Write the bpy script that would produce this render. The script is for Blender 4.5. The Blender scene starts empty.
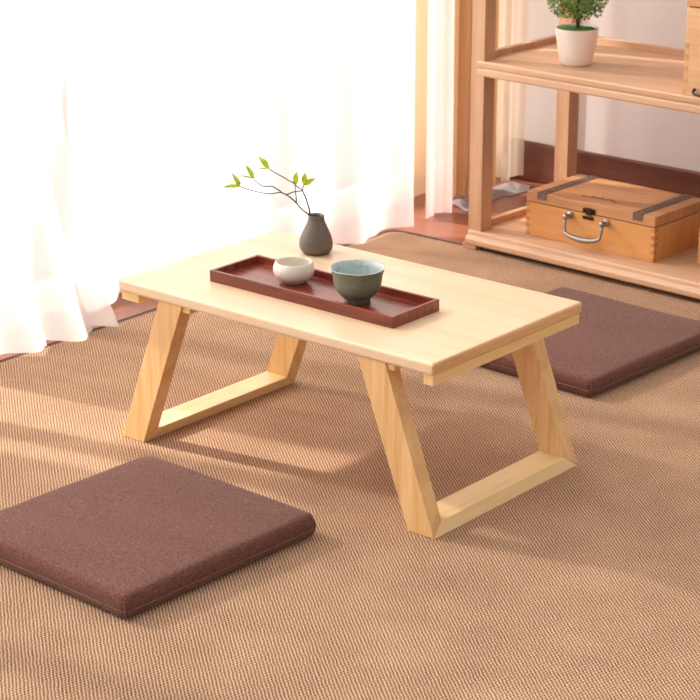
import bpy, bmesh, math, random
from mathutils import Vector, Matrix
random.seed(7)
PI = math.pi
C = bpy.context.scene.collection

# ------------------------------------------------------------------ helpers
def srgb(r, g, b):
    f = lambda c: (c/255/12.92) if c/255 <= .04045 else ((c/255+.055)/1.055)**2.4
    return (f(r), f(g), f(b), 1)

def new_mat(name):
    m = bpy.data.materials.new(name); m.use_nodes = True
    nt = m.node_tree
    return m, nt, nt.nodes['Principled BSDF']

def N(nt, kind, **kw):
    n = nt.nodes.new(kind)
    for k, v in kw.items(): setattr(n, k, v)
    return n

def coords(nt, scale=(1, 1, 1), rot=(0, 0, 0), loc=(0, 0, 0)):
    t = N(nt, 'ShaderNodeTexCoord'); mp = N(nt, 'ShaderNodeMapping')
    mp.inputs['Scale'].default_value = scale
    mp.inputs['Rotation'].default_value = rot
    mp.inputs['Location'].default_value = loc
    nt.links.new(t.outputs['Object'], mp.inputs['Vector'])
    return mp.outputs['Vector']

def noise(nt, vec, scale, detail=3, rough=.5, dist=0):
    n = N(nt, 'ShaderNodeTexNoise')
    n.inputs['Scale'].default_value = scale; n.inputs['Detail'].default_value = detail
    n.inputs['Roughness'].default_value = rough; n.inputs['Distortion'].default_value = dist
    nt.links.new(vec, n.inputs['Vector'])
    return n.outputs['Fac']

def ramp(nt, fac, stops):
    r = N(nt, 'ShaderNodeValToRGB'); e = r.color_ramp.elements
    e[0].position, e[0].color = stops[0]; e[1].position, e[1].color = stops[-1]
    for p, c in stops[1:-1]:
        k = e.new(p); k.color = c
    nt.links.new(fac, r.inputs['Fac'])
    return r.outputs['Color']

def mix(nt, fac, a, b, mode='MIX'):
    m = N(nt, 'ShaderNodeMix', data_type='RGBA', blend_type=mode)
    for sock, v in ((m.inputs[0], fac), (m.inputs[6], a), (m.inputs[7], b)):
        if isinstance(v, (int, float)): sock.default_value = v
        elif isinstance(v, tuple): sock.default_value = v
        else: nt.links.new(v, sock)
    return m.outputs[2]

def bump(nt, b, height, strength=.2, dist=.001):
    n = N(nt, 'ShaderNodeBump'); n.inputs['Strength'].default_value = strength
    n.inputs['Distance'].default_value = dist
    nt.links.new(height, n.inputs['Height']); nt.links.new(n.outputs['Normal'], b.inputs['Normal'])

def wood(name, light, dark, axis='X', grain=1.0, rough=.45, contrast=1.0, figure=8, seed=0.0, coat=0):
    m, nt, b = new_mat(name)
    st = {'X': (.07, 1, 1), 'Y': (1, .07, 1), 'Z': (1, 1, .07)}[axis]
    v = coords(nt, st, loc=(seed, seed*1.7, seed*.6))
    broad = noise(nt, v, figure*grain, 2, .5, 1.2)
    fine = noise(nt, v, 170*grain, 3, .6, .3)
    w = N(nt, 'ShaderNodeTexWave', wave_type='BANDS', bands_direction={'X': 'Y', 'Y': 'X', 'Z': 'X'}[axis])
    w.inputs['Scale'].default_value = 9*grain; w.inputs['Distortion'].default_value = 9
    w.inputs['Detail'].default_value = 2; w.inputs['Detail Scale'].default_value = 1.2
    nt.links.new(v, w.inputs['Vector'])
    c1 = ramp(nt, broad, [(.3, dark), (.7, light)])
    c2 = ramp(nt, w.outputs['Fac'], [(0, light), (.6, light), (1, dark)])
    c3 = ramp(nt, fine, [(.35, dark), (.6, light)])
    c = mix(nt, .35, c1, c2); c = mix(nt, .3, c, c3)
    c = mix(nt, min(1, contrast), light, c)
    nt.links.new(c, b.inputs['Base Color'])
    b.inputs['Roughness'].default_value = rough
    if coat: b.inputs['Coat Weight'].default_value = coat; b.inputs['Coat Roughness'].default_value = .15
    bump(nt, b, fine, .08, .0005)
    return m

def plain(name, col, rough=.5, metal=0, bump_scale=0, bump_str=.1, vary=0):
    m, nt, b = new_mat(name)
    v = coords(nt)
    n = noise(nt, v, bump_scale or 60, 3)
    d = tuple(c*(1-vary) for c in col[:3])+(1,)
    nt.links.new(ramp(nt, n, [(.3, d), (.7, col)]), b.inputs['Base Color'])
    b.inputs['Roughness'].default_value = rough; b.inputs['Metallic'].default_value = metal
    if bump_scale: bump(nt, b, n, bump_str, .001)
    return m

def obj(name, bm, mat, parent=None, smooth=False, bevel=0, segs=2):
    me = bpy.data.meshes.new(name)
    bmesh.ops.recalc_face_normals(bm, faces=bm.faces[:])
    bm.to_mesh(me); bm.free()
    o = bpy.data.objects.new(name, me); C.objects.link(o)
    for mm in (mat if isinstance(mat, (list, tuple)) else [mat]): me.materials.append(mm)
    if parent: o.parent = parent
    if smooth:
        for p in me.polygons: p.use_smooth = True
    if bevel:
        md = o.modifiers.new('bevel', 'BEVEL'); md.width = bevel; md.segments = segs
        md.limit_method = 'ANGLE'; md.angle_limit = math.radians(40)
    return o

def thing(name, label, cat, loc=(0, 0, 0), rz=0, group=None):
    o = bpy.data.objects.new(name, None); C.objects.link(o)
    o.location = loc; o.rotation_euler = (0, 0, rz); o.empty_display_size = .05
    o['label'] = label; o['category'] = cat
    if group: o['group'] = group
    return o

def tag(o, label, cat, group=None):
    o['label'] = label; o['category'] = cat
    if group: o['group'] = group
    return o

def struct(o):
    o['kind'] = 'structure'; return o

def add_box(bm, a, b, mi=0):
    (x0, y0, z0), (x1, y1, z1) = a, b
    vs = [bm.verts.new(p) for p in ((x0,y0,z0),(x1,y0,z0),(x1,y1,z0),(x0,y1,z0),(x0,y0,z1),(x1,y0,z1),(x1,y1,z1),(x0,y1,z1))]
    fs = [(0,3,2,1),(4,5,6,7),(0,1,5,4),(1,2,6,5),(2,3,7,6),(3,0,4,7)]
    out = []
    for f in fs:
        k = bm.faces.new([vs[i] for i in f]); k.material_index = mi; out.append(k)
    return out

def box(*pairs):
    bm = bmesh.new()
    for a, b in pairs: add_box(bm, a, b)
    return bm

def hexa(bm, bot, top):
    """prism from a bottom quad to a top quad"""
    b = [bm.verts.new(p) for p in bot]; t = [bm.verts.new(p) for p in top]
    bm.faces.new(b[::-1]); bm.faces.new(t)
    for i in range(4): bm.faces.new((b[i], b[(i+1) % 4], t[(i+1) % 4], t[i]))

def prism_x(bm, prof, x0, x1):
    """extrude a (y,z) outline along x"""
    a = [bm.verts.new((x0, y, z)) for y, z in prof]; b = [bm.verts.new((x1, y, z)) for y, z in prof]
    n = len(prof)
    bm.faces.new(a); bm.faces.new(b[::-1])
    for i in range(n): bm.faces.new((a[i], a[(i+1) % n], b[(i+1) % n], b[i]))

def prism_z(bm, prof, z0, z1):
    a = [bm.verts.new((x, y, z0)) for x, y in prof]; b = [bm.verts.new((x, y, z1)) for x, y in prof]
    n = len(prof)
    bm.faces.new(a); bm.faces.new(b[::-1])
    for i in range(n): bm.faces.new((a[i], a[(i+1) % n], b[(i+1) % n], b[i]))

def lathe(bm, prof, seg=56, wob=None):
    rings = []
    for k, (r, z) in enumerate(prof):
        if r < 1e-6: rings.append([bm.verts.new((0, 0, z))]); continue
        ring = []
        for i in range(seg):
            t = 2*PI*i/seg; rr, zz = r, z
            if wob: dr, dz = wob(t, k); rr += dr; zz += dz
            ring.append(bm.verts.new((rr*math.cos(t), rr*math.sin(t), zz)))
        rings.append(ring)
    for a, b in zip(rings, rings[1:]):
        if len(a) == 1 and len(b) == 1: continue
        for i in range(seg):
            j = (i+1) % seg
            if len(a) == 1: bm.faces.new((a[0], b[i], b[j]))
            elif len(b) == 1: bm.faces.new((a[i], a[j], b[0]))
            else: bm.faces.new((a[i], a[j], b[j], b[i]))

def smooth_path(pts, sub=4):
    P = [Vector(p) for p in pts]
    if len(P) < 3: return P
    out = []
    for i in range(len(P)-1):
        p0 = P[max(i-1, 0)]; p1 = P[i]; p2 = P[i+1]; p3 = P[min(i+2, len(P)-1)]
        for s in range(sub):
            t = s/sub
            out.append(.5*((2*p1)+(p2-p0)*t+(2*p0-5*p1+4*p2-p3)*t*t+(3*p1-p0-3*p2+p3)*t**3))
    out.append(P[-1]); return out

def tube(bm, pts, rad, seg=10, closed=False):
    P = [Vector(p) for p in pts]; n = len(P); rings = []
    r = rad if callable(rad) else (lambda t: rad)
    prev = None
    for i, p in enumerate(P):
        if closed: d = (P[(i+1) % n]-P[i-1])
        else: d = P[min(i+1, n-1)]-P[max(i-1, 0)]
        d.normalize()
        if prev is None:
            up = Vector((0, 0, 1)) if abs(d.z) < .9 else Vector((1, 0, 0))
            u = d.cross(up).normalized()
        else:
            u = (prev-d*prev.dot(d)).normalized()
        prev = u; w = d.cross(u)
        rr = r(i/max(1, n-1))
        rings.append([bm.verts.new(p+u*rr*math.cos(2*PI*k/seg)+w*rr*math.sin(2*PI*k/seg)) for k in range(seg)])
    m = n if closed else n-1
    for i in range(m):
        a, b = rings[i], rings[(i+1) % n]
        for k in range(seg): bm.faces.new((a[k], a[(k+1) % seg], b[(k+1) % seg], b[k]))
    if not closed:
        bm.faces.new(rings[0][::-1]); bm.faces.new(rings[-1])

# ------------------------------------------------------------------ materials
M = {}
M['top'] = wood('pale_pine_top', srgb(234, 204, 170), srgb(218, 180, 140), 'X', .8, .34, .7, 6)
M['endgrain'] = wood('end_grain', srgb(236, 190, 134), srgb(196, 140, 86), 'Y', 1.4, .5, 1, 14, 3)
M['batten'] = wood('batten_wood', srgb(244, 208, 146), srgb(220, 174, 108), 'Y', 1, .45, .8, 8, 5)
M['leg'] = wood('oak_leg', srgb(238, 196, 138), srgb(206, 150, 92), 'Z', 1.3, .45, .9, 16, 1)
M['bar'] = wood('pale_bar', srgb(246, 214, 158), srgb(226, 182, 122), 'Y', 1.1, .42, .8, 10, 2)
M['tray'] = wood('rosewood', srgb(152, 64, 42), srgb(72, 24, 14), 'X', 1.6, .33, 1, 18, 4, .2)
M['shelf'] = wood('shelf_wood', srgb(212, 170, 136), srgb(188, 144, 110), 'X', .9, .5, .8, 7, 6)
M['post'] = wood('shelf_post_wood', srgb(206, 162, 126), srgb(172, 124, 90), 'Z', 1, .5, .9, 9, 7)
M['boxwood'] = wood('box_wood', srgb(226, 164, 100), srgb(200, 132, 72), 'X', 1, .45, .8, 7, 8)
M['lidwood'] = wood('lid_wood', srgb(214, 158, 108), srgb(176, 116, 72), 'X', 1.1, .5, 1, 8, 9)
M['lightbox'] = wood('light_box_wood', srgb(224, 178, 134), srgb(200, 146, 100), 'X', 1, .45, .9, 8, 12)
M['boxend'] = wood('box_end_grain', srgb(208, 144, 84), srgb(176, 112, 62), 'Y', 1.1, .5, 1, 8, 9)
M['basebd'] = wood('dark_baseboard', srgb(126, 76, 56), srgb(84, 44, 30), 'X', .8, .4, 1, 10, 11)
M['steel'] = plain('polished_steel', srgb(160, 156, 152), .3, 1)
M['iron'] = plain('dark_iron', srgb(134, 112, 100), .5, .4, 300, .4, .5)
M['bronze'] = plain('aged_bronze', srgb(62, 46, 36), .4, .7, 200, .3, .4)
M['ink'] = plain('stamp_ink', srgb(120, 74, 52), .7)
M['wall'] = plain('wall_paint', srgb(226, 217, 214), .9, 0, 40, .05, .02)
M['cream'] = plain('cream_wall_paint', srgb(252, 240, 222), .9, 0, 40, .05, .02)
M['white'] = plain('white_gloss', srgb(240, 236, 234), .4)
M['frame'] = plain('cream_window_frame', srgb(250, 240, 222), .35)
M['terrace'] = plain('terrace_stone', srgb(235, 230, 222), .8, 0, 20, .1, .05)
M['pot'] = plain('pot_glaze', srgb(238, 222, 212), .45, 0, 0, 0, .02)
M['moss'] = plain('moss_green', srgb(78, 132, 44), .9, 0, 500, .8, .4)
M['trunk'] = plain('trunk_bark', srgb(70, 44, 36), .8, 0, 300, .5, .3)
M['twig'] = plain('twig_bark', srgb(78, 58, 60), .8, 0, 600, .3, .35)
M['rod'] = plain('curtain_rod_metal', srgb(180, 170, 160), .35, .8)

def leaf_mat(name, a, b, scale=40):
    m, nt, p = new_mat(name)
    n = noise(nt, coords(nt), scale, 2)
    nt.links.new(ramp(nt, n, [(.35, a), (.65, b)]), p.inputs['Base Color'])
    p.inputs['Roughness'].default_value = .5
    tr = N(nt, 'ShaderNodeBsdfTranslucent'); mx = N(nt, 'ShaderNodeMixShader')
    nt.links.new(ramp(nt, n, [(.35, a), (.65, b)]), tr.inputs['Color'])
    mx.inputs[0].default_value = .35
    nt.links.new(p.outputs[0], mx.inputs[1]); nt.links.new(tr.outputs[0], mx.inputs[2])
    nt.links.new(mx.outputs[0], nt.nodes['Material Output'].inputs['Surface'])
    return m
M['leaf'] = leaf_mat('spring_leaf', srgb(184, 208, 60), srgb(218, 228, 104), 120)
M['bush'] = leaf_mat('topiary_leaf', srgb(58, 100, 46), srgb(146, 182, 84), 45)

def ceramic(name, a, b, rough, speck=220):
    m, nt, p = new_mat(name)
    n = noise(nt, coords(nt), speck, 4, .6)
    nt.links.new(ramp(nt, n, [(.32, a), (.62, b)]), p.inputs['Base Color'])
    p.inputs['Roughness'].default_value = rough
    bump(nt, p, n, .06, .0005)
    return m
M['vase'] = ceramic('dark_clay', srgb(94, 82, 72), srgb(106, 93, 82), .5)
M['ivory'] = ceramic('ivory_glaze', srgb(222, 211, 194), srgb(232, 222, 206), .3)
M['greenc'] = ceramic('green_glaze', srgb(98, 101, 83), srgb(110, 112, 92), .5)
M['bluec'] = ceramic('pale_blue_glaze', srgb(166, 178, 176), srgb(188, 198, 196), .35, 130)

def fabric(name, a, b, scale=1800, angle=0.0, strength=.5):
    m, nt, p = new_mat(name)
    v = coords(nt, (1, .25, 1), (0, 0, angle)); v2 = coords(nt, (.25, 1, 1), (0, 0, angle))
    n1 = noise(nt, v, scale*.5, 3, .6); n2 = noise(nt, v2, scale*.5, 3, .6)
    s = N(nt, 'ShaderNodeMath', operation='ADD'); nt.links.new(n1, s.inputs[0]); nt.links.new(n2, s.inputs[1])
    h = N(nt, 'ShaderNodeMath', operation='MULTIPLY'); nt.links.new(s.outputs[0], h.inputs[0]); h.inputs[1].default_value = .5
    nt.links.new(ramp(nt, h.outputs[0], [(.4, a), (.62, b)]), p.inputs['Base Color'])
    p.inputs['Roughness'].default_value = .95
    p.inputs['Sheen Weight'].default_value = .12; p.inputs['Sheen Roughness'].default_value = .5
    p.inputs['Specular IOR Level'].default_value = .1
    bump(nt, p, h.outputs[0], strength, .002)
    return m
M['cushion'] = fabric('brown_linen', srgb(80, 47, 39), srgb(136, 92, 78))
M['piping'] = fabric('brown_linen_piping', srgb(96, 60, 50), srgb(138, 98, 84))
M['binding'] = fabric('rug_binding', srgb(70, 46, 40), srgb(92, 62, 54))

def sheer(name, col, transp, transl):
    """thin woven cloth: part of the light goes straight through the mesh, part is scattered through"""
    m, nt, p = new_mat(name)
    nt.nodes.remove(p)
    out = nt.nodes['Material Output']
    tp = N(nt, 'ShaderNodeBsdfTransparent'); tl = N(nt, 'ShaderNodeBsdfTranslucent'); df = N(nt, 'ShaderNodeBsdfDiffuse')
    n = noise(nt, coords(nt, (1, 1, .05)), 90, 2)
    c = ramp(nt, n, [(.3, tuple(x*.97 for x in col[:3])+(1,)), (.7, col)])
    nt.links.new(c, tl.inputs['Color']); nt.links.new(c, df.inputs['Color'])
    a = N(nt, 'ShaderNodeMixShader'); a.inputs[0].default_value = transl
    nt.links.new(df.outputs[0], a.inputs[1]); nt.links.new(tl.outputs[0], a.inputs[2])
    # a tilted sheet shows more threads and lets less through
    lw = N(nt, 'ShaderNodeLayerWeight'); lw.inputs['Blend'].default_value = .5
    r = N(nt, 'ShaderNodeMapRange'); r.inputs['To Min'].default_value = 1-transp; r.inputs['To Max'].default_value = 1
    nt.links.new(lw.outputs['Facing'], r.inputs['Value'])
    b = N(nt, 'ShaderNodeMixShader'); nt.links.new(r.outputs[0], b.inputs[0])
    nt.links.new(tp.outputs[0], b.inputs[1]); nt.links.new(a.outputs[0], b.inputs[2])
    nt.links.new(b.outputs[0], out.inputs['Surface'])
    return m
M['sheer'] = sheer('white_voile', srgb(253, 249, 247), .38, .68)
M['sheer2'] = sheer('pinkish_white_voile', srgb(252, 240, 236), .12, .3)
M['beige_sheer'] = sheer('beige_voile', srgb(228, 208, 188), .45, .3)
M['drape'] = sheer('tan_drape_cloth', srgb(228, 190, 148), .0, .12)
M['lining'] = sheer('pale_lining', srgb(216, 206, 206), .05, .3)

def glass_mat():
    m, nt, p = new_mat('window_glass')
    nt.nodes.remove(p)
    tp = N(nt, 'ShaderNodeBsdfTransparent'); gl = N(nt, 'ShaderNodeBsdfGlossy'); gl.inputs['Roughness'].default_value = .02
    fr = N(nt, 'ShaderNodeFresnel'); fr.inputs['IOR'].default_value = 1.45
    mx = N(nt, 'ShaderNodeMixShader')
    nt.links.new(fr.outputs[0], mx.inputs[0]); nt.links.new(tp.outputs[0], mx.inputs[1]); nt.links.new(gl.outputs[0], mx.inputs[2])
    nt.links.new(mx.outputs[0], nt.nodes['Material Output'].inputs['Surface'])
    return m
M['glass'] = glass_mat()

def rug_mat():
    m, nt, p = new_mat('woven_rug')
    L = nt.links.new
    def math_(op, a, b=None, clamp=False):
        n = N(nt, 'ShaderNodeMath', operation=op, use_clamp=clamp)
        for s, v in ((0, a), (1, b)):
            if v is None: continue
            if isinstance(v, (int, float)): n.inputs[s].default_value = v
            else: L(v, n.inputs[s])
        return n.outputs[0]
    v = coords(nt, (1, 1, 1), (0, 0, math.radians(39.6)))
    wob = N(nt, 'ShaderNodeTexNoise'); wob.inputs['Scale'].default_value = 60; wob.inputs['Detail'].default_value = 2
    L(v, wob.inputs['Vector'])
    sp = N(nt, 'ShaderNodeSeparateXYZ'); L(v, sp.inputs[0])
    w = math_('MULTIPLY', math_('SUBTRACT', wob.outputs['Fac'], .5), .0035)
    u = math_('ADD', sp.outputs['X'], w); q = math_('ADD', sp.outputs['Y'], w)
    rib = math_('SINE', math_('MULTIPLY', q, 2*PI/.0044))
    idx = math_('FLOOR', math_('MULTIPLY', q, 1/.0044))
    st = math_('SINE', math_('ADD', math_('MULTIPLY', u, 2*PI/.0060), math_('MULTIPLY', idx, 2.4)))
    h = math_('ADD', math_('MULTIPLY', rib, .26), math_('MULTIPLY', st, .15))
    grain = noise(nt, v, 520, 2, .6)
    h = math_('ADD', h, math_('ADD', math_('MULTIPLY', grain, 1.5), math_('MULTIPLY', noise(nt, v, 9, 2), .25)))
    h = math_('SUBTRACT', h, .40)
    c = ramp(nt, h, [(.0, srgb(92, 64, 47)), (.45, srgb(166, 128, 101)), (.95, srgb(226, 190, 156))])
    L(c, p.inputs['Base Color'])
    p.inputs['Roughness'].default_value = .95; p.inputs['Specular IOR Level'].default_value = .1
    bump(nt, p, h, .45, .0022)
    return m
M['rug'] = rug_mat()

def floor_mat():
    m, nt, p = new_mat('red_brown_floorboards')
    v = coords(nt, (.08, 1, 1))
    f = noise(nt, v, 40, 4, .6, .5); g = noise(nt, v, 6, 2)
    c = mix(nt, .5, ramp(nt, f, [(.3, srgb(128, 72, 56)), (.7, srgb(172, 106, 84))]), ramp(nt, g, [(.3, srgb(138, 80, 64)), (.7, srgb(176, 112, 90))]))
    br = N(nt, 'ShaderNodeTexBrick'); br.inputs['Scale'].default_value = 1
    br.inputs['Brick Width'].default_value = 1.2; br.inputs['Row Height'].default_value = .12
    br.inputs['Mortar Size'].default_value = .0012; br.inputs['Color1'].default_value = (1, 1, 1, 1)
    br.inputs['Color2'].default_value = (.86, .86, .86, 1); br.inputs['Mortar'].default_value = (.4, .4, .4, 1)
    nt.links.new(coords(nt), br.inputs['Vector'])
    nt.links.new(mix(nt, 1.0, c, br.outputs['Color'], 'MULTIPLY'), p.inputs['Base Color'])
    p.inputs['Roughness'].default_value = .28
    return m
M['floor'] = floor_mat()

# ------------------------------------------------------------------ the room
FZ = -.006                       # wooden floor level; z = 0 is the top of the rug
XW, YB = -.50, 1.72              # wall faces
struct(obj('floor', box(((-.60, -2.6, FZ-.05), (3.2, YB+.1, FZ))), M['floor']))
struct(obj('wall_back', box(((-.62, YB, FZ), (3.2, YB+.1, 2.5))), M['wall']))
WY0, WY1, WZ1 = -2.0, 1.69, 2.2  # the tall window in the left wall
struct(obj('wall_left', box(((-.62, WY1, FZ-.05), (XW, YB, 2.5)), ((-.62, -2.6, WZ1), (XW, WY1, 2.5)), ((-.62, -2.6, FZ-.05), (XW, WY0, WZ1))), M['cream']))
struct(obj('baseboard_back', box(((XW, YB-.014, FZ), (3.2, YB, .084))), M['basebd'], bevel=.003))
struct(obj('lit_wall_panel', box(((XW, YB-.008, .084), (-.335, YB, 2.5))), M['white'], bevel=.001))  # added panel, window light on the wall put into its whiter colour
struct(obj('baseboard_left', box(((XW, WY1-.002, FZ), (XW+.010, YB-.014, .045))), M['white'], bevel=.003))
struct(obj('terrace', box(((-4.5, -4.5, FZ-.12), (-.62, 3.5, FZ-.05))), M['terrace']))
win = bpy.data.objects.new('window_1', None); C.objects.link(win); win['kind'] = 'structure'
fr = bmesh.new()
for (y0, y1) in ((WY0, WY0+.05), (-.86, -.80), (.26, .32), (1.43, 1.50), (WY1-.02, WY1)):
    add_box(fr, (-.60, y0, FZ), (-.555, y1, WZ1))
for (z0, z1) in ((FZ-.0, .045), (WZ1-.05, WZ1)):
    add_box(fr, (-.598, WY0, z0), (-.557, WY1, z1))
struct(obj('window_frame', fr, M['frame'], win))
for k, (y0, y1) in enumerate(((WY0+.05, -.86), (-.80, .26), (.32, 1.43), (1.50, WY1-.02))):
    struct(obj('window_pane', box(((-.579, y0, .045), (-.575, y1, WZ1-.05))), M['glass'], win))

# ------------------------------------------------------------------ curtains
def curtain(name, mat, label, cat, ytop, ybot, xtop, xbot, z0, z1, nfold, amp_top, amp_bot, seed, nu=220, nv=40, hem=.006, lean=None, group=None):
    """a hanging cloth: folds run down it and widen towards the hem"""
    rnd = random.Random(seed)
    ph = [rnd.uniform(0, 2*PI) for _ in range(5)]
    bm = bmesh.new(); grid = []
    for j in range(nv+1):
        v = j/nv; z = z0+(z1-z0)*v; k = (1-v)**1.6
        row = []
        for i in range(nu+1):
            u = i/nu
            yt = ytop[0]+(ytop[1]-ytop[0])*u; yb = ybot[0]+(ybot[1]-ybot[0])*u
            xt = xtop[0]+(xtop[1]-xtop[0])*u
            xb = xbot(u) if callable(xbot) else xbot[0]+(xbot[1]-xbot[0])*u
            kk = lean(v) if lean else k
            y = yt+(yb-yt)*kk; x = xt+(xb-xt)*kk
            a = amp_top+(amp_bot-amp_top)*(1-v)
            t = 2*PI*nfold*u
            f = math.sin(t+.7*math.sin(t*.37+ph[0])+.25*math.sin(3*v+ph[1]))+.35*math.sin(2.3*t+ph[2]+v)
            x += a*f; y += a*.45*math.cos(t+ph[3])
            zz = z
            if j == 0: zz += hem*(math.sin(t*.5+ph[4])+1)*.5
            row.append(bm.verts.new((x, y, zz)))
        grid.append(row)
    for j in range(nv):
        for i in range(nu): bm.faces.new((grid[j][i], grid[j][i+1], grid[j+1][i+1], grid[j+1][i]))
    o = obj(name, bm, mat, smooth=True)
    return tag(o, label, cat, group)

steep = lambda v: math.exp(-v*7.5)
ZT = 2.36
curtain('sheer_curtain', M['sheer'], 'white sheer curtain flaring at the left edge, its hem lying on the rug', 'curtain',
        (-.01, .27), (.02, .372), (-.455, -.455), (-.418, -.400), .001, ZT, 3, .014, .020, 3, lean=steep, hem=.004)
curtain('sheer_curtain', M['sheer'], 'widest white sheer curtain, hanging behind the vase and table', 'curtain',
        (.25, 1.285), (.36, 1.190), (-.485, -.455), lambda u: -.50+.04*min(1, u*1.3)+.085*max(0, u-.6)/.4, .002, ZT, 5, .010, .017, 5, lean=steep, hem=.008)
curtain('sheer_curtain', M['sheer2'], 'narrow white sheer strip beside the tan drape', 'curtain',
        (1.308, 1.398), (1.295, 1.385), (-.435, -.435), (-.425, -.415), -.004, ZT, 1.6, .008, .010, 9, hem=.003)
curtain('tan_drape', M['drape'], 'opaque tan drape just behind the shelf front post', 'curtain',
        (1.40, 1.585), (1.40, 1.585), (-.445, -.455), (-.445, -.455), .012, ZT, 3.4, .010, .012, 12, hem=.003)
curtain('beige_drape', M['beige_sheer'], 'translucent beige drape in front of the wall corner, seen through the shelf', 'curtain',
        (1.60, 1.675), (1.60, 1.675), (-.44, -.44), (-.44, -.44), .012, ZT, 1.0, .005, .007, 15, hem=.003)
bm = bmesh.new(); grid = []
for i in range(71):
    u = i/70; y = 1.405+.255*u; row = []
    for j in range(13):
        v = j/12
        x = -.452+(.058+.008*math.sin(9*u+1)+.004*math.sin(31*u))*v
        z = FZ+.0022+.0075*(1-v)*(1-v)+.0035*abs(math.sin(10*u+2.2*v+.8*math.sin(5*u)))*math.sin(PI*min(1, v*.9+.1))
        row.append(bm.verts.new((x, y+.008*math.sin(5*v+3*u), z)))
    grid.append(row)
for a, b in zip(grid, grid[1:]):
    for j in range(12): bm.faces.new((a[j], b[j], b[j+1], a[j+1]))
bmesh.ops.solidify(bm, geom=bm.faces[:], thickness=.0012)
tag(obj('folded_cloth', bm, M['lining'], smooth=True), 'pale cloth lying in low folds on the floor under the tan drape', 'cloth')
bm = bmesh.new(); tube(bm, [(-.455, -1.6, ZT+.012), (-.455, 1.70, ZT+.012)], .009, 14)
tag(obj('curtain_rod', bm, M['rod'], smooth=True), 'slim metal rod carrying the curtains along the window wall', 'curtain rod')
# unseen panels added beyond the left edge, shaped to cast sun bands on the rug
curtain('sheer_curtain', M['sheer'], 'unseen thin white sheer strip added to shape two slits of sun', 'curtain',
        (-.243, -.014), (-.185, -.128), (-.475, -.475), (-.43, -.43), .001, ZT, 2, .006, .009, 21, nu=70, nv=90,
        lean=lambda v: 1-max(0, min(1, (v-.20)/.06))**2*(3-2*max(0, min(1, (v-.20)/.06))))
curtain('sheer_curtain', M['sheer'], 'unseen wide white sheer curtain nearest the camera, added to bound the sun slits', 'curtain',
        (-2.08, -.25), (-2.08, -.25), (-.455, -.455), (-.43, -.43), .001, ZT, 16, .013, .018, 23)

# ------------------------------------------------------------------ rug
RX, RY = -.418, 1.187
def rug_outline(inset, r=.03):
    x0, y1, x1, y0 = RX+inset, RY-inset, 2.6-inset, -2.2+inset
    pts = [(x0, y0), (x1, y0), (x1, y1)]
    for i in range(9):
        a = PI/2+PI/2*i/8
        pts.append((x0+r+r*math.cos(a), y1-r+r*math.sin(a)))
    return pts
bm = bmesh.new(); prism_z(bm, rug_outline(.0105), FZ+.0002, -.0001)
rug = tag(obj('rug', bm, M['rug']), 'large tan woven rug with diagonal ribs under the low table', 'rug')
bm = bmesh.new()
out, inn = rug_outline(0), rug_outline(.011, .019)
n = len(out)
vo0 = [bm.verts.new((x, y, FZ+.0003)) for x, y in out]; vo1 = [bm.verts.new((x, y, 0.0)) for x, y in out]; vi = [bm.verts.new((x, y, 0.0)) for x, y in inn]; vi0 = [bm.verts.new((x, y, -.0005)) for x, y in inn]
for i in range(n):
    j = (i+1) % n
    bm.faces.new((vo0[i], vo0[j], vo1[j], vo1[i])); bm.faces.new((vo1[i], vo1[j], vi[j], vi[i])); bm.faces.new((vi[i], vi[j], vi0[j], vi0[i]))
o = obj('binding', bm, M['binding'], rug); o['label'] = 'dark cloth binding along the edge'

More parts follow.
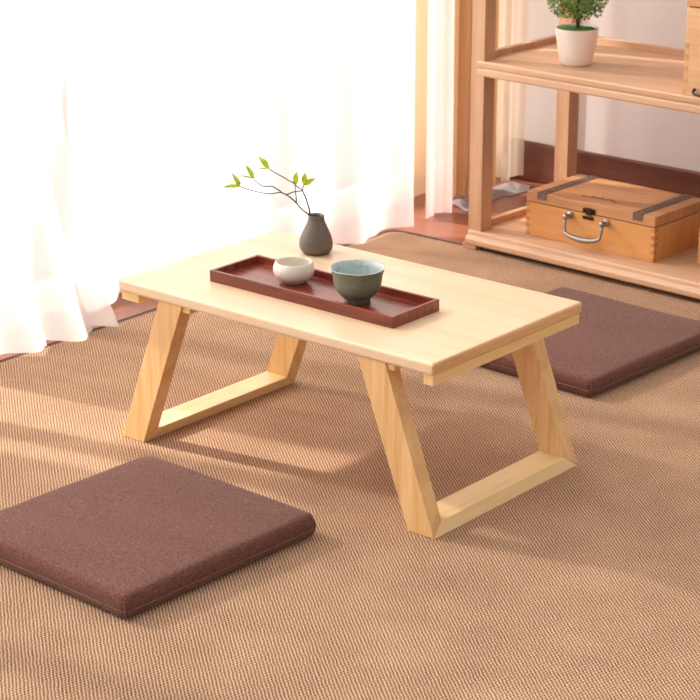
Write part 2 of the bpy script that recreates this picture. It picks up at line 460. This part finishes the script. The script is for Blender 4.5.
# ------------------------------------------------------------------ low table
TL, TD, TH = .6, .356, .255
tb = thing('low_table', 'low rectangular pale wood table with slanted loop legs', 'table', (0, 0, 0))
T1, T2 = .0180, .0155
bm = bmesh.new()
for f in add_box(bm, (0, 0, TH-T1), (TL, TD, TH)):
    c = f.calc_center_median()
    if c.x < .001 or c.x > TL-.001: f.material_index = 1
obj('tabletop', bm, [M['top'], M['endgrain']], tb, bevel=.0042, segs=3)
zb = TH-T1-T2
obj('end_batten', box(((TL-.0195, .004, zb), (TL-.0030, TD-.003, TH-T1+.0002))), M['batten'], tb, bevel=.001)
obj('end_batten', box(((.002, .006, zb+.001), (.038, TD-.006, TH-T1+.0002))), M['batten'], tb, bevel=.001)
ztop = TH-T1
def leg_pair(xb0, xb1, xt0, xt1):
    """U-shaped foot: slanted front leg, slanted rear leg and the bar on the floor, mitred"""
    y0, y1, t, bz = .0025, TD-.0025, .026, .018
    def X(z): k = z/ztop; return xb0+(xt0-xb0)*k, xb1+(xt1-xb1)*k
    for ya, yb_ in ((y0, y0+t), (y1, y1-t)):
        bm = bmesh.new()
        a0, a1 = X(0); b0, b1 = X(bz); c0, c1 = X(ztop)
        # mitre at the foot
        V = [bm.verts.new(p) for p in ((a0, ya, .0003), (a1, ya, .0003), (b1, yb_, bz), (b0, yb_, bz), (c0, ya, ztop), (c1, ya, ztop), (c1, yb_, ztop), (c0, yb_, ztop))]
        for f in ((0, 1, 5, 4), (1, 2, 6, 5), (2, 3, 7, 6), (3, 0, 4, 7), (4, 5, 6, 7), (0, 3, 2, 1)): bm.faces.new([V[i] for i in f])
        obj('leg', bm, M['leg'], tb, bevel=.0008)
    bm = bmesh.new()
    a0, a1 = X(0); b0, b1 = X(bz)
    V = [bm.verts.new(p) for p in ((a0, y0+.0006, 0), (a1, y0+.0006, 0), (a1, y1-.0006, 0), (a0, y1-.0006, 0), (b0, y0+t, bz), (b1, y0+t, bz), (b1, y1-t, bz), (b0, y1-t, bz))]
    for f in ((0, 3, 2, 1), (4, 5, 6, 7), (0, 1, 5, 4), (1, 2, 6, 5), (2, 3, 7, 6), (3, 0, 4, 7)): bm.faces.new([V[i] for i in f])
    obj('floor_bar', bm, M['bar'], tb, bevel=.0008)
    xm0, xm1 = min(xt0, xt1), max(xt0, xt1)
    obj('top_rail', box(((xm0+.004, y0+.004, ztop-.010), (xm1+.013, y1-.004, ztop+.0003))), M['batten'], tb, bevel=.001)
leg_pair(.558, .6035, .466, .5155)
leg_pair(-.0044, .0415, .0845, .131)
bm = bmesh.new()
bmesh.ops.create_cone(bm, segments=14, radius1=.0028, radius2=.0028, depth=.001, cap_ends=True, matrix=Matrix.Translation((.083, TD-.0287, .165)) @ Matrix.Rotation(PI/2, 4, 'X'))
obj('dowel_hole', bm, M['bronze'], tb)

# ------------------------------------------------------------------ tray
bm = bmesh.new()
tx0, tx1, ty0, ty1, tz, tw, th_ = .1145, .466, .081, .188, TH, .0055, .0175
o4 = [(tx0, ty0), (tx1, ty0), (tx1, ty1), (tx0, ty1)]
i4 = [(tx0+tw, ty0+tw), (tx1-tw, ty0+tw), (tx1-tw, ty1-tw), (tx0+tw, ty1-tw)]
vb = [bm.verts.new((x, y, tz)) for x, y in o4]; vt = [bm.verts.new((x, y, tz+th_)) for x, y in o4]
wt = [bm.verts.new((x, y, tz+th_)) for x, y in i4]; wb = [bm.verts.new((x, y, tz+.006)) for x, y in i4]
for i in range(4):
    j = (i+1) % 4
    bm.faces.new((vb[i], vb[j], vt[j], vt[i])); bm.faces.new((vt[i], vt[j], wt[j], wt[i])); bm.faces.new((wt[i], wt[j], wb[j], wb[i]))
bm.faces.new(wb); bm.faces.new(vb[::-1])
tag(obj('serving_tray', bm, M['tray'], bevel=.0007, segs=2), 'long reddish-brown wooden tray on the low table', 'tray')

# ------------------------------------------------------------------ ceramics
def spline_prof(pts, sub=4):
    return [(max(0, p.x), p.y) for p in smooth_path([Vector((a, b, 0)) for a, b in pts], sub)]
t = thing('bud_vase', 'small dark clay bottle vase on the table behind the tray', 'vase', (.139, .297, TH))
bm = bmesh.new()
prof = [(0, 0), (.0180, 0)]+spline_prof([(.0205, .001), (.0250, .007), (.0264, .015), (.0246, .026), (.0192, .039), (.0142, .050), (.0126, .0565), (.0128, .0605)])+[(.0118, .0616), (.0092, .0608), (.0088, .054)]+[(.013, .042), (.019, .028), (.019, .01), (0, .006)]
lathe(bm, prof, 56, lambda t_, k: (.0003*math.sin(3*t_+k*.2), 0))
obj('vase_body', bm, M['vase'], t, smooth=True)

wc = bmesh.new()
prof = [(0, .0008), (.012, .0008), (.0135, 0), (.0155, 0), (.0165, .001)]+spline_prof([(.020, .0035), (.0275, .0105), (.0305, .018), (.0298, .0255), (.0272, .0315)])+[(.0264, .0322), (.0252, .0316)]+spline_prof([(.0270, .026), (.0280, .018), (.0240, .009), (.012, .005)])+[(0, .0045)]
lathe(wc, prof, 56, lambda a, k: (.00035*math.sin(2*a+.6)+.0002*math.sin(5*a), .0004*math.sin(2*a)*(k > 8)))
o = obj('tea_cup', wc, M['ivory'], smooth=True); o.location = (.227, .144, TH+.006)
tag(o, 'rounded ivory tea cup on the tray', 'cup')

g = thing('tea_bowl', 'green flared tea bowl with pale blue inside, on the tray', 'cup', (.362, .129, TH+.006))
bm = bmesh.new()
wv = lambda a, k: (.0004*math.sin(3*a)+.0003*math.sin(7*a+1), (.0004*math.sin(4*a+.5)+.0002*math.sin(9*a))*(k > 12))
prof = [(0, .002), (.016, .002), (.017, 0), (.0188, 0), (.0185, .006), (.0190, .0085)]+spline_prof([(.0235, .0105), (.0305, .0185), (.0345, .029), (.0362, .041), (.0388, .0500), (.0400, .0525)])
lathe(bm, prof, 64, wv)
obj('bowl_body', bm, M['greenc'], g, smooth=True)
bm = bmesh.new()
prof = [(.0400, .0525), (.0392, .0532), (.0376, .0520)]+spline_prof([(.0350, .046), (.0334, .034), (.0300, .022), (.0200, .0125), (.008, .0105)])+[(0, .0103)]
lathe(bm, prof, 64, lambda a, k: (.0004*math.sin(3*a)+.0003*math.sin(7*a+1), (.0004*math.sin(4*a+.5)+.0002*math.sin(9*a))*(k < 3)))
o = obj('inner_glaze', bm, M['bluec'], g, smooth=True); o['label'] = 'pale blue-grey glazed inside'

# ------------------------------------------------------------------ twig
V = Vector((.139, .297, TH))
tw = thing('leafy_twig', 'bare branching twig with light green leaf tips in the dark vase', 'twig', V)
S = {
 's1': [(-.004, -.002, .012), (-.0062, -.0052, .045), (-.0069, -.0058, .0600), (-.0086, -.0072, .0727), (-.0132, -.0084, .0871), (-.0184, -.0102, .0991), (-.0171, -.009, .1074)],
 's2': [(-.004, .001, .020), (-.0066, -.0045, .050), (-.0086, -.0073, .0622), (-.0144, -.016, .0705), (-.0197, -.023, .0815), (-.0265, -.0326, .0927), (-.0362, -.0432, .1022), (-.0436, -.052, .1101), (-.0544, -.0636, .1115), (-.0624, -.0729, .1221)],
 's3': [(-.0184, -.0102, .0991), (-.0313, -.0183, .0965), (-.0394, -.0224, .0921), (-.0496, -.0283, .0948), (-.0643, -.038, .0919), (-.0856, -.0532, .0965), (-.1007, -.0645, .1031)],
 's4': [(-.0184, -.0102, .0991), (-.0295, -.0246, .1144), (-.0422, -.0404, .1273), (-.0511, -.0505, .1361)],
 's5': [(-.0197, -.023, .0815), (-.0201, -.0246, .0982), (-.0206, -.025, .1106)]}
for k, (r0, r1) in {'s1': (.0017, .0010), 's2': (.0015, .0008), 's3': (.0010, .0008), 's4': (.0010, .0007), 's5': (.0009, .0007)}.items():
    bm = bmesh.new()
    pts = smooth_path(S[k], 5)
    pts = [p+Vector((random.uniform(-1, 1), random.uniform(-1, 1), random.uniform(-1, 1)))*.0003*(0 < i < len(pts)-1) for i, p in enumerate(pts)]
    tube(bm, pts, lambda t_, a=r0, b=r1: a+(b-a)*t_, 7)
    obj('stem' if k in ('s1', 's2') else 'side_shoot', bm, M['twig'], tw, smooth=True)
view = Vector((-.64, .768, 0))
def leaf(a, b, w, curl=.12):
    a, b = Vector(a), Vector(b); d = b-a; L = d.length; d.normalize()
    side = d.cross(view).normalized(); nrm = side.cross(d)
    bm = bmesh.new(); rows = []
    for i in range(11):
        s = i/10; ww = w*math.sin(PI*min(1, s**.8))*(1-.25*s)+.00015
        c = a+d*L*s+nrm*curl*L*math.sin(PI*s)
        rows.append([bm.verts.new(c+side*ww*k+nrm*abs(k)*ww*.5) for k in (-1, -.5, 0, .5, 1)])
    for r0, r1 in zip(rows, rows[1:]):
        for i in range(4): bm.faces.new((r0[i], r0[i+1], r1[i+1], r1[i]))
    bmesh.ops.solidify(bm, geom=bm.faces[:], thickness=.0003)
    obj('leaf', bm, M['leaf'], tw, smooth=True)
LV = [((-.1007, -.0645, .1031), (-.1104, -.0726, .1254), .0034), ((-.1007, -.0645, .1031), (-.1214, -.0818, .1016), .0028),
      ((-.0624, -.0729, .1221), (-.0725, -.0813, .1457), .0036), ((-.064, -.0742, .1239), (-.0826, -.0898, .1289), .0012),
      ((-.0511, -.0505, .1361), (-.0648, -.0619, .1573), .0042), ((-.0529, -.0519, .1373), (-.0684, -.0649, .1352), .0010),
      ((-.0206, -.025, .1106), (-.0187, -.0234, .1322), .0042), ((-.0171, -.009, .1074), (-.0149, -.0073, .1297), .0042),
      ((-.0171, -.009, .1074), (-.0021, .0034, .1193), .0040), ((-.1012, -.0650, .1040), (-.1045, -.0680, .1130), .0040)]
for a, b, w in LV: leaf(a, b, w*1.2)

# ------------------------------------------------------------------ floor cushions
def cushion(label, loc, w, d, h, rz, seed):
    rnd = random.Random(seed)
    t = thing('floor_cushion', label, 'cushion', loc, rz, 'flat floor cushions')
    def ring(ins, z, r=.011, n=10, m=18):
        hw, hd = w/2-ins, d/2-ins; r = max(.004, r-ins*.3); P = []
        cs = [(hw-r, hd-r, 0), (-hw+r, hd-r, PI/2), (-hw+r, -hd+r, PI), (hw-r, -hd+r, 1.5*PI)]
        for q, (cx, cy, a0) in enumerate(cs):
            for i in range(n):
                a = a0+PI/2*i/(n-1); P.append((cx+r*math.cos(a), cy+r*math.sin(a), z))
            nx, ny, a1 = cs[(q+1) % 4]
            s = (cx+r*math.cos(a0+PI/2), cy+r*math.sin(a0+PI/2)); e = (nx+r*math.cos(a1), ny+r*math.sin(a1))
            for i in range(1, m): P.append((s[0]+(e[0]-s[0])*i/m, s[1]+(e[1]-s[1])*i/m, z))
        return P
    prof = [(.016, 0), (.007, .0012), (.0025, .006), (.0004, .0115), (.0022, .0135), (.0004, .016), (.0004, h*.66), (.0014, h*.82), (.004, h*.93), (.008, h*.985), (.014, h)]
    prof += [(.03, h+.001), (.08, h+.002), (.125, h+.0025)]
    bm = bmesh.new(); rings = []
    ph = [rnd.uniform(0, 6) for _ in range(4)]
    for ins, z in prof:
        R_ = []
        for (x, y, zz) in ring(ins, z):
            wv = .0009*math.sin(23*x+ph[0]+40*z)*math.sin(27*y+ph[1])
            if 0 < z < h*.95: x += wv*.8; y += wv*.8
            elif z >= h*.95: zz += wv
            R_.append(bm.verts.new((x, y, max(0, zz))))
        rings.append(R_)
    n = len(rings[0])
    for a, b in zip(rings, rings[1:]):
        for i in range(n): bm.faces.new((a[i], a[(i+1) % n], b[(i+1) % n], b[i]))
    bm.faces.new(rings[-1]); bm.faces.new(rings[0][::-1])
    cover = obj('cushion_cover', bm, M['cushion'], t, smooth=True)
    bm = bmesh.new(); tube(bm, [(x, y, .0138) for x, y, z in ring(.0006, 0)], .0015, 7, True)
    obj('piping', bm, M['piping'], cover, smooth=True)
    for sx, sy in ((1, 1), (1, -1), (-1, 1), (-1, -1)):
        bm = bmesh.new(); hw, hd = w/2-.0030, d/2-.0030
        tube(bm, smooth_path([(sx*(hw-.003), sy*(hd-.003), .003), (sx*hw, sy*hd, .012), (sx*(hw), sy*hd, h*.6), (sx*(hw-.0035), sy*(hd-.0035), h*.88)], 4), .0015, 7)
        obj('corner_seam', bm, M['piping'], cover, smooth=True)
cushion('brown fabric floor cushion in front of the table, the nearer of the two', (.300, -.264, 0), .337, .356, .0365, math.radians(-2.0), 1)
cushion('brown fabric floor cushion behind the table, beside the shelf', (.299, .796, 0), .350, .385, .0335, math.radians(-2.5), 2)

# ------------------------------------------------------------------ shelf
SX, SY, ST = -.2181, 1.1764, -.0359
sh = thing('open_shelf', 'light wood open shelf unit with moulded boards by the back wall', 'shelf', (SX, SY, 0), ST)
W_, D_, P_ = .96, .32, .034
zU, zT = .3814, .0377
ZTOP = .86
def post(x0, y0, x1, y1, flip):
    """square post with a shallow step along its outer edge"""
    s = .0022; g = .012
    if y0 < .1:
        o_ = [(x0, y0+s), (x0+g, y0+s), (x0+g, y0), (x1, y0), (x1, y1), (x0, y1)] if not flip else [(x0, y0), (x1-g, y0), (x1-g, y0+s), (x1, y0+s), (x1, y1), (x0, y1)]
    else: o_ = [(x0, y0), (x1, y0), (x1, y1), (x0, y1)]
    bm = bmesh.new(); prism_z(bm, o_, zT-.002, ZTOP)
    obj('post', bm, M['post'], sh, bevel=.0012)
post(0, 0, P_, P_, False); post(W_-P_, 0, W_, P_, True)
post(0, D_-P_, P_, D_, False); post(W_-P_, D_-P_, W_, D_, True)
def board(zt, zb_):
    bm = bmesh.new()
    prof = [(.001, zb_), (-.001, zb_+.003), (-.001, zb_+.013), (.0012, zb_+.0155), (-.001, zb_+.020), (-.002, zt-.003), (0, zt), (D_, zt), (D_, zb_)]
    prism_x(bm, prof, .0165, W_-.0165)
    o = obj('shelf_board', bm, M['shelf'], sh, bevel=.0007); return o
board(zU, .351); board(ZTOP, ZTOP-.03)
bm = bmesh.new()
prism_x(bm, [(-.010, .010), (-.012, .013), (-.012, .021), (-.009, .0245), (-.004, .028), (-.003, .034), (-.001, zT), (D_+.004, zT), (D_+.008, .010)], .003, W_-.003)
obj('base_board', bm, M['shelf'], sh, bevel=.0006)
for k, (x, y) in enumerate(((-.006, -.008), (W_-.028, -.008), (-.006, D_-.028), (W_-.028, D_-.028))):
    z0_ = 0.0 if y < .0 else FZ
    if y < 0: z0_ = .0
    obj('foot', box(((x, y, z0_), (x+.034, y+.034, .0105))), M['post'], sh, bevel=.001)
for z in (zT, zU):
    obj('side_rail', box(((.006, P_-.001, z-.0005), (.020, D_-P_+.001, z+.012))), M['post'], sh, bevel=.001)
    obj('side_rail', box(((W_-.020, P_-.001, z-.0005), (W_-.006, D_-P_+.001, z+.012))), M['post'], sh, bevel=.001)
    obj('back_rail', box(((P_-.001, D_-.020, z-.0005), (W_-P_+.001, D_-.006, z+.012))), M['shelf'], sh, bevel=.001)

def sloc(x, y, z):
    c, s = math.cos(ST), math.sin(ST)
    return (SX+c*x-s*y, SY+s*x+c*y, z)

# ------------------------------------------------------------------ wooden boxes
def finger_joints(parent, w, d, z0, z1, n, mat):
    st = (z1-z0)/n
    for x in (0, w):
        bm = bmesh.new(); s = -1 if x == 0 else 1
        for i in range(0, n, 2):
            za, zb_ = z0+st*i+.0003, z0+st*(i+1)-.0003
            add_box(bm, (x-(.008 if s > 0 else .0006), -.0006, za), (x+(.0006 if s > 0 else .008), .010, zb_))
        obj('corner_joint', bm, mat, parent)
b1 = thing('wooden_box', 'hinged wooden box with steel handle on the bottom shelf', 'box', sloc(.110, .049, zT), ST+math.radians(.3))
BW, BD, BH, LZ = .302, .176, .0895, .0685
bb1 = obj('box_body', box(((0, 0, 0), (BW, BD, LZ-.0009))), M['boxwood'], b1, bevel=.001)
finger_joints(bb1, BW, BD, .001, LZ-.002, 9, M['boxend'])
lid = obj('lid', box(((-.0005, -.0008, LZ+.0009), (BW+.0005, BD+.0005, BH))), M['lidwood'], b1, bevel=.0012)
obj('seam_lip', box(((.003, .003, LZ-.002), (BW-.003, BD-.003, LZ+.002))), M['bronze'], b1)
for x0 in (.026, .252):
    bm = bmesh.new()
    add_box(bm, (x0, -.0022, BH-.013), (x0+.022, -.0004, BH+.0012))
    add_box(bm, (x0, -.0022, BH-.0002), (x0+.022, BD+.0018, BH+.0012))
    n0 = len(bm.faces)
    y = .010
    while y < BD-.004:
        bmesh.ops.create_uvsphere(bm, u_segments=8, v_segments=5, radius=.0019, matrix=Matrix.Translation((x0+.0065, y, BH+.0011)) @ Matrix.Diagonal((1, 1.6, .5, 1)))
        bmesh.ops.create_uvsphere(bm, u_segments=8, v_segments=5, radius=.0019, matrix=Matrix.Translation((x0+.0155, y+.006, BH+.0011)) @ Matrix.Diagonal((1, 1.6, .5, 1)))
        y += .0125
    bm.faces.ensure_lookup_table()
    for f in bm.faces[n0:]: f.material_index = 1; f.smooth = True
    obj('metal_strap', bm, [M['iron'], M['bronze']], lid, bevel=.0003)
# latch
bm = bmesh.new()
add_box(bm, (.137, -.0035, LZ+.001), (.166, -.0006, LZ+.011)); add_box(bm, (.146, -.006, LZ-.002), (.158, -.0032, LZ+.013))

obj('latch', bm, M['bronze'], lid, bevel=.0012)
obj('latch_plate', box(((.136, -.0028, LZ-.0115), (.161, -.0002, LZ-.005))), M['bronze'], bb1, bevel=.0012)
# handle
hd = bmesh.new()
path = smooth_path([(.107, -.016, .0585), (.107, -.019, .044), (.109, -.021, .031), (.114, -.023, .0265), (.130, -.024, .0225), (.150, -.024, .0210), (.170, -.024, .0225), (.186, -.023, .0265), (.191, -.021, .031), (.193, -.019, .044), (.193, -.016, .0585)], 4)
tube(hd, path, lambda t_:   .0034+.0026*math.exp(-((t_-.5)/.16)**2), 12)
hnd = obj('handle', hd, M['steel'], b1, smooth=True)
for x in (.107, .193):
    hd = bmesh.new()
    bmesh.ops.create_uvsphere(hd, u_segments=16, v_segments=10, radius=.0075, matrix=Matrix.Translation((x, -.003, .0585)) @ Matrix.Diagonal((1, .5, 1, 1)))
    tube(hd, [(x, 0, .0585), (x, -.016, .0585)], .0042, 12)
    bmesh.ops.create_uvsphere(hd, u_segments=14, v_segments=8, radius=.0066, matrix=Matrix.Translation((x, -.017, .0585)))
    obj('handle_mount', hd, M['steel'], hnd, smooth=True)
# faded stamp on the lid: a broken, illegible word
bm = bmesh.new(); rnd = random.Random(5)
x = .106
while x < .186:
    w = rnd.uniform(.003, .007); y = .034+.010*math.sin((x-.106)*38)+rnd.uniform(-.002, .002)
    add_box(bm, (x, y, BH-.0002), (x+w, y+rnd.uniform(.004, .011), BH+.0002)); x += w+rnd.uniform(.001, .003)
obj('ink_stamp', bm, M['ink'], lid)

b2 = thing('wooden_box', 'tall wooden box with jointed corners on the upper shelf', 'box', sloc(.489, -.001+.003, zU), ST)
bb2 = obj('box_body', box(((0, 0, 0), (.26, .20, .159))), M['lightbox'], b2, bevel=.001)
finger_joints(bb2, .26, .20, .001, .095, 9, M['lidwood'])
obj('lid', box(((-.0015, -.0015, .161), (.2615, .2015, .205))), M['lidwood'], b2, bevel=.0015)
obj('seam_lip', box(((.003, .003, .157), (.257, .197, .163))), M['bronze'], b2)
bm = bmesh.new(); tube(bm, smooth_path([(.026, -.002, .014), (.030, -.012, .0085), (.05, -.016, .007), (.08, -.016, .007), (.10, -.012, .0085), (.104, -.002, .014)], 4), .0025, 10)
obj('handle', bm, M['bronze'], b2, smooth=True)

b3 = thing('wooden_box', 'wooden box mostly cut off at the right edge of the bottom shelf', 'box', sloc(.479, .100, zT), ST)
bb3 = obj('box_body', box(((0, 0, 0), (.24, .15, .055))), M['boxwood'], b3, bevel=.001)
finger_joints(bb3, .24, .15, .001, .054, 7, M['lidwood'])
obj('lid', box(((-.0005, -.0005, .0565), (.2405, .1505, .072))), M['lidwood'], b3, bevel=.001)
obj('seam_lip', box(((.003, .003, .053), (.237, .147, .058))), M['bronze'], b3)

# ------------------------------------------------------------------ potted topiary
pt = thing('potted_topiary', 'small round green topiary plant in a white pot, on the upper shelf', 'potted plant', (-.034, 1.269, zU))
bm = bmesh.new()
prof = [(0, .001), (.024, .001), (.026, 0), (.0285, .0008), (.0305, .004), (.0345, .020), (.0385, .045), (.0415, .066), (.0420, .0705), (.0412, .0717), (.0396, .0710), (.0385, .062), (.0365, .052), (0, .052)]
lathe(bm, prof, 64)
obj('pot', bm, M['pot'], pt, smooth=True)
bm = bmesh.new()
rnd = random.Random(3)
lathe(bm, [(.0388, .060), (.0388, .0665), (.036, .0685), (.028, .0695), (.018, .0698), (.008, .070), (0, .070)], 48, lambda a, k: (0, .0006*math.sin(9*a+k)+.0005*math.sin(17*a)))
obj('moss', bm, M['moss'], pt, smooth=True)
bm = bmesh.new(); tube(bm, smooth_path([(.0, 0, .062), (.001, .001, .075), (.0, .001, .088), (.001, 0, .11), (0, 0, .13)], 4), lambda t_: .0042-.0012*t_, 9)
tube(bm, smooth_path([(.001, .0, .080), (.008, -.004, .094), (.018, -.006, .110)], 3), .0018, 7)
tube(bm, smooth_path([(.0, .0, .082), (-.008, .002, .094), (-.018, .004, .110)], 3), .0018, 7)
obj('trunk', bm, M['trunk'], pt, smooth=True)
bm = bmesh.new()
cz, R0 = .141, .060
for k in range(3600):
    while True:
        p = Vector((rnd.uniform(-1, 1), rnd.uniform(-1, 1), rnd.uniform(-1, 1)))
        if .1 < p.length <= 1: break
    dr = p.normalized(); rr = R0*(1-.45*rnd.random()**2.2)*(1+.07*math.sin(7*dr.x+3)*math.sin(6*dr.y+9*dr.z))
    c = dr*rr+Vector((0, 0, cz))
    if dr.z < -.8: c.z += .008
    n = (dr+Vector((rnd.uniform(-1, 1), rnd.uniform(-1, 1), rnd.uniform(-1, 1)))*.9).normalized()
    a = n.orthogonal().normalized(); a.rotate(Matrix.Rotation(rnd.uniform(0, 2*PI), 3, n)); b = n.cross(a)
    L_, w = rnd.uniform(.0045, .0075), rnd.uniform(.0016, .0026)
    q = [bm.verts.new(v) for v in (c-a*L_*.5, c+b*w+n*.0004, c+a*L_*.5, c-b*w+n*.0004)]
    bm.faces.new(q)
obj('foliage', bm, M['bush'], pt)

# ------------------------------------------------------------------ camera
f_px, pitch, yaw = 2091.57, .3342, .6953
F = Vector((-math.sin(yaw)*math.cos(pitch), math.cos(yaw)*math.cos(pitch), -math.sin(pitch)))
R = Vector((math.cos(yaw), math.sin(yaw), 0)); U = R.cross(F)
cd = bpy.data.cameras.new('camera'); cam = bpy.data.objects.new('camera', cd); C.objects.link(cam)
mt = Matrix((R, U, -F)).transposed().to_4x4(); mt.translation = Vector((2.1954, -2.0852, 1.1861))
cam.matrix_world = mt
cd.sensor_width = 36; cd.sensor_fit = 'HORIZONTAL'; cd.lens = f_px*36/700
cd.dof.use_dof = True; cd.dof.focus_distance = 2.75; cd.dof.aperture_fstop = 20
cd.clip_start = .05
bpy.context.scene.camera = cam

# ------------------------------------------------------------------ light
az, el = math.radians(13), math.radians(33)
dirn = Vector((math.cos(az)*math.cos(el), math.sin(az)*math.cos(el), -math.sin(el)))
sd = bpy.data.lights.new('sun', 'SUN'); sun = bpy.data.objects.new('sun', sd); C.objects.link(sun)
sun.rotation_euler = dirn.to_track_quat('-Z', 'Y').to_euler()
sd.energy = 6.8; sd.angle = math.radians(2.2); sd.color = (1, .95, .88)

w = bpy.data.worlds.new('sky'); bpy.context.scene.world = w; w.use_nodes = True
nt = w.node_tree; bg = nt.nodes['Background']
tc = N(nt, 'ShaderNodeTexCoord'); sp = N(nt, 'ShaderNodeSeparateXYZ'); nt.links.new(tc.outputs['Generated'], sp.inputs[0])
mr = N(nt, 'ShaderNodeMapRange'); mr.inputs['From Min'].default_value = -1; mr.inputs['From Max'].default_value = .6
nt.links.new(sp.outputs['X'], mr.inputs['Value'])
# bright hazy sky on the sun's side, dimmer on the far side
c = ramp(nt, mr.outputs[0], [(0, (4.2, 4.2, 4.2, 1)), (.35, (2.3, 2.3, 2.3, 1)), (.62, (1.12, 1.10, 1.08, 1)), (1, (.62, .61, .60, 1))])
nt.links.new(c, bg.inputs['Color']); bg.inputs['Strength'].default_value = 1.0

sc = bpy.context.scene
sc.view_settings.view_transform = 'Standard'; sc.view_settings.look = 'None'
sc.view_settings.exposure = 0.0; sc.view_settings.gamma = 1.0; sc.view_settings.use_curve_mapping = False
sc.cycles.max_bounces = 10; sc.cycles.transparent_max_bounces = 16
sc.cycles.sample_clamp_indirect = 6
